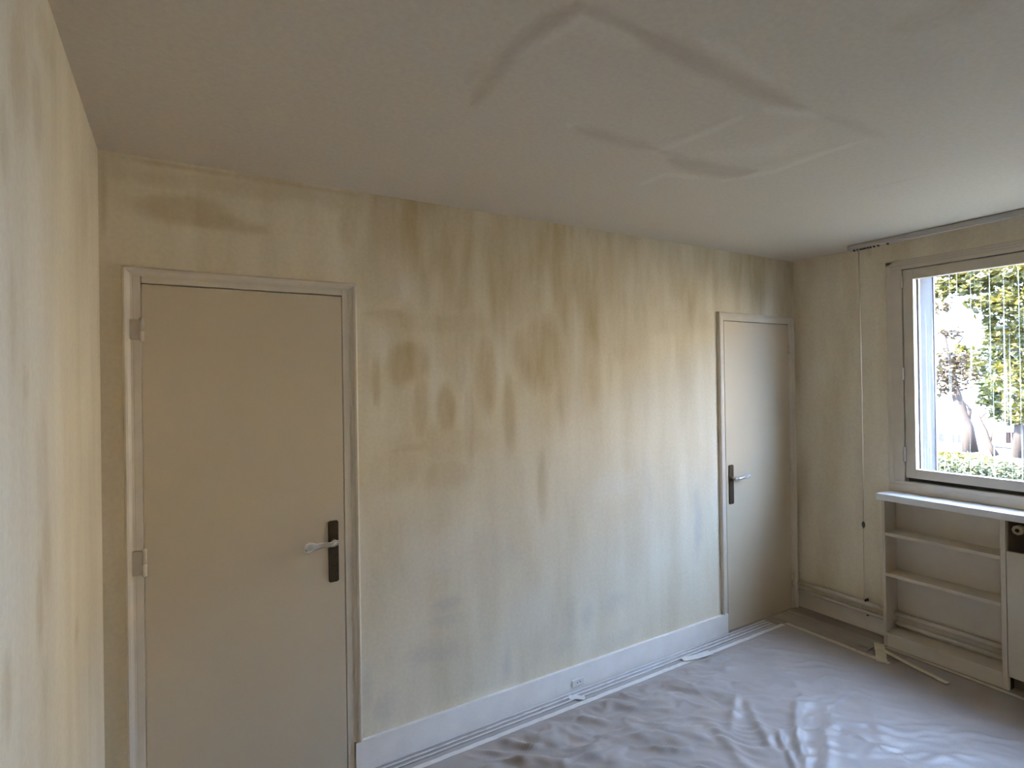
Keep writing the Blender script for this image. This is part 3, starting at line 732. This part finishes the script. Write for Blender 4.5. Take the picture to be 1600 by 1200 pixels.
ribbon('masking_tape', [(1.965, -0.062), (2.00, -0.085), (2.03, -0.112)], 0.035, M_TAPEW, 0.0105, 0.0012, 8, 'crumpled pale tape patch on the film strip below the outlet')
ribbon('film_edge_strip', [(3.855, -0.02), (3.86, -0.30), (3.87, -0.62)], 0.20, mat('clear_floor_film', (0.36, 0.31, 0.25), rough=0.35, noise=0.08, nscale=8), 0.0003, 0.0012, 9, 'brownish see-through film over the bare floor between tape and window wall', 'film strip', [(-0.5, 0), (-0.2, 0.002), (-0.12, 0), (0.2, 0.0), (0.28, 0.002), (0.5, 0)])

# ------------------------------------------------------------------ outside
gr = bpy.data.meshes.new('ground')
def gz(x): return -1.6 - max(0, (x - 24)) * 0.045
gv = []; gf = []
gx = [4.34, 8, 12, 16, 20, 24, 28, 34, 42, 60, 120]; gy = list(range(-60, 81, 10))
for x in gx:
    for y in gy: gv.append((x, y, gz(x)))
for i in range(len(gx) - 1):
    for j in range(len(gy) - 1):
        a = i * len(gy) + j; gf.append((a, a + len(gy), a + len(gy) + 1, a + 1))
gr.from_pydata(gv, [], gf)
g = link('ground_outside', gr, M_GRASS); g['kind'] = 'structure'
fa = box('facade_base', -0.14, 4.34, YB - 0.14, 0.14, -2.2, -0.201, M_EXT); fa['kind'] = 'structure'

def leaves(name, clusters, n, size, m, parent, seed, flat=0.35):
    rs = np.random.RandomState(seed)
    vs = []; fs = []
    tot = sum(c[3] ** 2 for c in clusters)
    for (cx, cy, cz, r, sq) in clusters:
        k = int(n * r ** 2 / tot)
        d = rs.normal(size=(k, 3)); d /= np.linalg.norm(d, axis=1)[:, None]
        rad = r * rs.rand(k) ** 0.45
        pos = d * rad[:, None] * np.array([1, 1, sq]) + np.array([cx, cy, cz])
        for q in pos:
            u = rs.normal(size=3); u[2] *= 0.5; u /= np.linalg.norm(u)
            w_ = np.cross(u, rs.normal(size=3)); w_ /= np.linalg.norm(w_)
            s = size * (0.6 + 0.8 * rs.rand())
            nn = np.cross(u, w_) * s * 0.12
            b = len(vs)
            vs += [tuple(q - u * s), tuple(q - w_ * s * 0.5 + nn), tuple(q + u * s), tuple(q + w_ * s * 0.5 + nn)]
            fs += [(b, b + 1, b + 2), (b, b + 2, b + 3)]
    me = bpy.data.meshes.new(name); me.from_pydata(vs, [], fs); me.update()
    o = link(name, me, m, parent); o['kind'] = 'stuff'
    return o

def tree(name, label, trunk, rads, branches, clusters, n, size, m, seed, group=None):
    base = trunk[0]
    r = empty(name, base)
    tube('trunk', trunk, rads, M_BARK, r, 9)
    for pts, rr in branches: tube('branch', pts, rr, M_BARK, r, 6)
    leaves('foliage', clusters, n, size, m, r, seed)
    tag(r, label, 'tree', group); adopt(r)
    return r
rnd = random.Random(11)
def P_cl(lst): return [(*p, r, s) for p, r, s in lst]

# near tree whose yellow-green boughs hang across the top of the window
tree('leafy_tree', 'broad tree with yellow-green leaves hanging close to the window', [(12.89, 0.524, -0.198), (12.877, 0.579, 1.048), (12.881, 0.56, 2.509), (12.868, 0.618, 3.563), (12.889, 0.528, 5.008)], [0.22, 0.18, 0.15, 0.12, 0.06],
     [([(12.881, 0.563, 2.3), (12.365, 0.964, 2.843), (11.799, 1.448, 3.031), (11.413, 1.929, 3.238)], [0.07, 0.05, 0.03, 0.012]), ([(12.878, 0.574, 1.466), (12.575, 0.955, 1.897), (12.167, 1.284, 2.068)], [0.06, 0.04, 0.015]), ([(12.875, 0.589, 3.035), (12.753, 1.061, 3.639), (12.031, 1.695, 3.581)], [0.06, 0.04, 0.015])],
     P_cl([((11.444, 1.847, 3.39), 0.42, 0.6), ((11.8, 1.444, 3.298), 0.5, 0.6), ((12.132, 1.051, 3.259), 0.55, 0.7), ((11.396, 1.972, 3.079), 0.3, 0.6), ((11.516, 1.653, 3.116), 0.34, 0.45), ((11.608, 1.387, 2.852), 0.3, 0.5), ((11.715, 1.053, 2.815), 0.4, 0.6), ((11.999, 1.479, 2.509), 0.16, 0.8), ((12.038, 1.36, 2.767), 0.36, 0.7), ((12.321, 1.119, 2.328), 0.5, 0.8),
           ((12.131, 1.396, 2.29), 0.24, 0.8), ((12.295, 1.205, 1.583), 0.42, 0.9), ((12.316, 1.136, 1.049), 0.32, 0.8), ((12.867, 0.621, 3.354), 0.9, 0.8), ((12.896, 0.498, 1.88), 0.9, 0.9), ((12.59, 1.604, 4.296), 0.9, 0.6), ((12.904, 0.463, 4.574), 1.3, 0.8),
           ((11.911, 2.3, 4.61), 0.7, 0.6), ((12.118, 1.752, 1.814), 0.13, 0.9), ((12.075, 1.87, 2.099), 0.14, 0.6)]), 14000, 0.060, M_LEAF_Y, 21)
# far leaning trees
tree('leaning_tree', 'thick brown tree leaning left behind the hedge', [(25.668, 6.626, -1.277), (25.647, 6.685, -0.417), (25.587, 6.852, 0.3), (25.525, 7.019, 1.024), (25.45, 7.218, 2.246), (25.387, 7.379, 3.726)], [0.26, 0.20, 0.17, 0.16, 0.12, 0.06],
     [([(25.635, 6.719, -0.298), (25.663, 6.641, 0.305), (25.614, 6.777, 0.59)], [0.12, 0.10, 0.03]), ([(25.525, 7.019, 1.024), (25.404, 7.336, 1.514), (25.351, 7.471, 2.255)], [0.10, 0.07, 0.03]), ([(25.45, 7.218, 2.246), (25.651, 6.673, 3.186)], [0.07, 0.02])],
     P_cl([((25.447, 7.225, 1.757), 1.0, 0.9), ((26.052, 7.033, 2.242), 0.8, 0.5), ((25.339, 7.502, 1.271), 0.45, 1.2), ((25.488, 7.116, 3.216), 0.4, 0.6), ((26.713, 6.665, 1.986), 0.9, 0.8), ((25.39, 7.373, 4.217), 0.5, 0.5)]), 1900, 0.10, M_LEAF_O, 22)
tree('slender_tree', 'slender forked tree with a bent stem behind the hedge', [(23.048, 5.014, -1.028), (23.0, 5.159, -0.684), (22.971, 5.245, -0.27), (22.927, 5.376, 0.146), (22.902, 5.449, 0.461)], [0.10, 0.08, 0.07, 0.05, 0.02],
     [([(23.0, 5.159, -0.684), (23.032, 5.062, -0.156)], [0.05, 0.02]), ([(22.927, 5.376, 0.146), (23.0, 5.159, 0.468)], [0.04, 0.015])],
     P_cl([((23.001, 5.157, 0.677), 0.35, 0.5), ((23.073, 4.936, 0.369), 0.3, 0.5), ((23.053, 4.998, 1.305), 0.5, 0.8)]), 260, 0.11, M_LEAF_G, 23)
tree('dense_tree', 'dense green tree standing beyond the near boughs', [(21.298, 3.909, -0.819), (21.31, 3.87, 0.211), (21.3, 3.903, 1.706), (21.308, 3.876, 3.762)], [0.16, 0.13, 0.10, 0.04],
     [([(21.311, 3.867, 0.398), (21.17, 4.322, 0.573)], [0.06, 0.02])],
     P_cl([((21.298, 3.91, 1.145), 0.9, 0.8), ((21.24, 4.099, 2.088), 0.8, 0.8), ((21.417, 3.496, 2.8), 1.2, 0.9), ((21.171, 4.317, 0.954), 0.5, 0.9), ((21.254, 4.054, 0.391), 0.5, 0.6)]), 2800, 0.11, M_LEAF_G, 24)
# hedge
hd = empty('hedge', (15.383, 2.712, -1.236))
hb = [(14.893, 3.98, -0.315), (15.011, 3.702, -0.279), (15.12, 3.43, -0.272), (15.222, 3.164, -0.265), (15.316, 2.904, -0.272), (15.404, 2.649, -0.278), (15.485, 2.4, -0.269), (15.559, 2.157, -0.247), (15.641, 1.873, -0.247), (15.727, 1.551, -0.242)]
leaves('foliage', [(p[0], p[1], p[2] - dz, 0.42, 0.8) for p in hb for dz in (0.25, 0.75)], 4200, 0.05, M_LEAF_G, hd, 31)
for p in hb[::2]: tube('stem', [(p[0], p[1], -1.62), (p[0], p[1], p[2] - 0.3)], 0.03, M_BARK, hd, 6)
tag(hd, 'clipped green hedge running past the window outside', 'hedge'); adopt(hd)
fl_ = leaves('fallen_leaves', [(*p, 0.9, 0.10) for p in ((19.731, 5.369, -0.773), (18.996, 4.493, -0.672))], 500, 0.07, M_LEAF_Y, None, 33)
tag(fl_, 'yellow fallen leaves lying on the ground round the tree trunks', 'leaves')
# white low house behind the trees
hx, hy, hz_ = (37.57, 11.918, -2.184)
hs = empty('white_house', (hx, hy, gz(hx)))
box('house_wall', hx, hx + 6, hy - 2.6, hy + 7, gz(hx) - 0.3, hz_ + 1.15, M_HOUSEW, hs)
for k, dy in enumerate((-0.75, -0.35, 0.15, 0.6, 1.6, 2.4)):
    wd = box('house_window', hx - 0.04, hx + 0.02, hy + dy, hy + dy + 0.26, hz_ - 0.1, hz_ + 0.45, mat('dark_pane', (0.006, 0.006, 0.007), rough=0.4), hs)
bm = bmesh.new()
v = [bm.verts.new(c) for c in ((hx - .4, hy - 3, hz_ + 1.15), (hx + 6.4, hy - 3, hz_ + 1.15), (hx + 6.4, hy + 7.4, hz_ + 1.15), (hx - .4, hy + 7.4, hz_ + 1.15), (hx + 3, hy - 3, hz_ + 1.9), (hx + 3, hy + 7.4, hz_ + 1.9))]
for f in ((0, 1, 2, 3), (0, 4, 5, 3), (1, 4, 5, 2), (0, 1, 4), (3, 2, 5)): bm.faces.new([v[i] for i in f])
from_bm('house_roof', bm, M_HOUSEW, hs)
tag(hs, 'low white house with small dark windows seen past the tree trunks', 'house'); adopt(hs)
# garden pavilion with brick wall at the right
px_, py_, pz_ = (24.163, 4.798, -0.884)
pv = empty('garden_shelter', (px_, py_, gz(px_)))
box('stone_wall', px_, px_ + 0.4, py_ - 1.6, py_ + 0.62, gz(px_) - 0.2, pz_ + 0.05, M_STONE, pv)
box('coping', px_ - 0.06, px_ + 0.46, py_ - 1.7, py_ + 0.72, pz_ + 0.05, pz_ + 0.14, M_HOUSEW, pv)
box('brick_back', px_ + 1.2, px_ + 1.3, py_ - 1.4, py_ + 0.7, gz(px_), pz_ + 0.52, M_BRICK, pv)
for dy in (0.55, 0.02, -1.2): box('post', px_ + 0.1, px_ + 0.2, py_ + dy, py_ + dy + 0.08, pz_ + 0.14, pz_ + 0.56, M_HOUSEW, pv)
bm = bmesh.new()
v = [bm.verts.new(c) for c in ((px_ - .1, py_ - 1.8, pz_ + .56), (px_ + 1.6, py_ - 1.8, pz_ + .56), (px_ + 1.6, py_ + 1.0, pz_ + .56), (px_ - .1, py_ + 1.0, pz_ + .56), (px_ + .75, py_ - 1.6, pz_ + .86), (px_ + .75, py_ + .4, pz_ + .86))]
for f in ((0, 1, 2, 3), (0, 4, 5, 3), (1, 4, 5, 2), (0, 1, 4), (3, 2, 5)): bm.faces.new([v[i] for i in f])
from_bm('shelter_roof', bm, M_ROOF, pv)
tag(pv, 'small garden shelter with stone wall and reddish brick back', 'shelter'); adopt(pv)

# added block out of view: screens the lower sky and bounces warm light indoors
bk = empty('added_screen_block', (25.0, -21.0, -2.2))
M_OCHRE = mat('cream_render', (0.46, 0.38, 0.27), rough=0.9, noise=0.08, nscale=1.5)
box('block_wall', 25.0, 36.0, -46.0, -1.5, -2.4, 8.2, M_OCHRE, bk)
box('roof_slab', 24.5, 36.5, -46.5, -1.0, 8.2, 8.6, M_ROOF, bk)
for fz in (-0.6, 2.3, 5.2):
    for k in range(12):
        y = -44.5 + k * 3.55
        f = box('block_window', 24.93, 25.02, y, y + 1.3, fz, fz + 1.6, M_HOUSEW, bk)
        box('pane', 24.90, 24.95, y + 0.08, y + 1.22, fz + 0.08, fz + 1.52, M_DARK, f)
tag(bk, 'added unseen cream block with rows of white framed windows, screening the low sky', 'building'); adopt(bk)
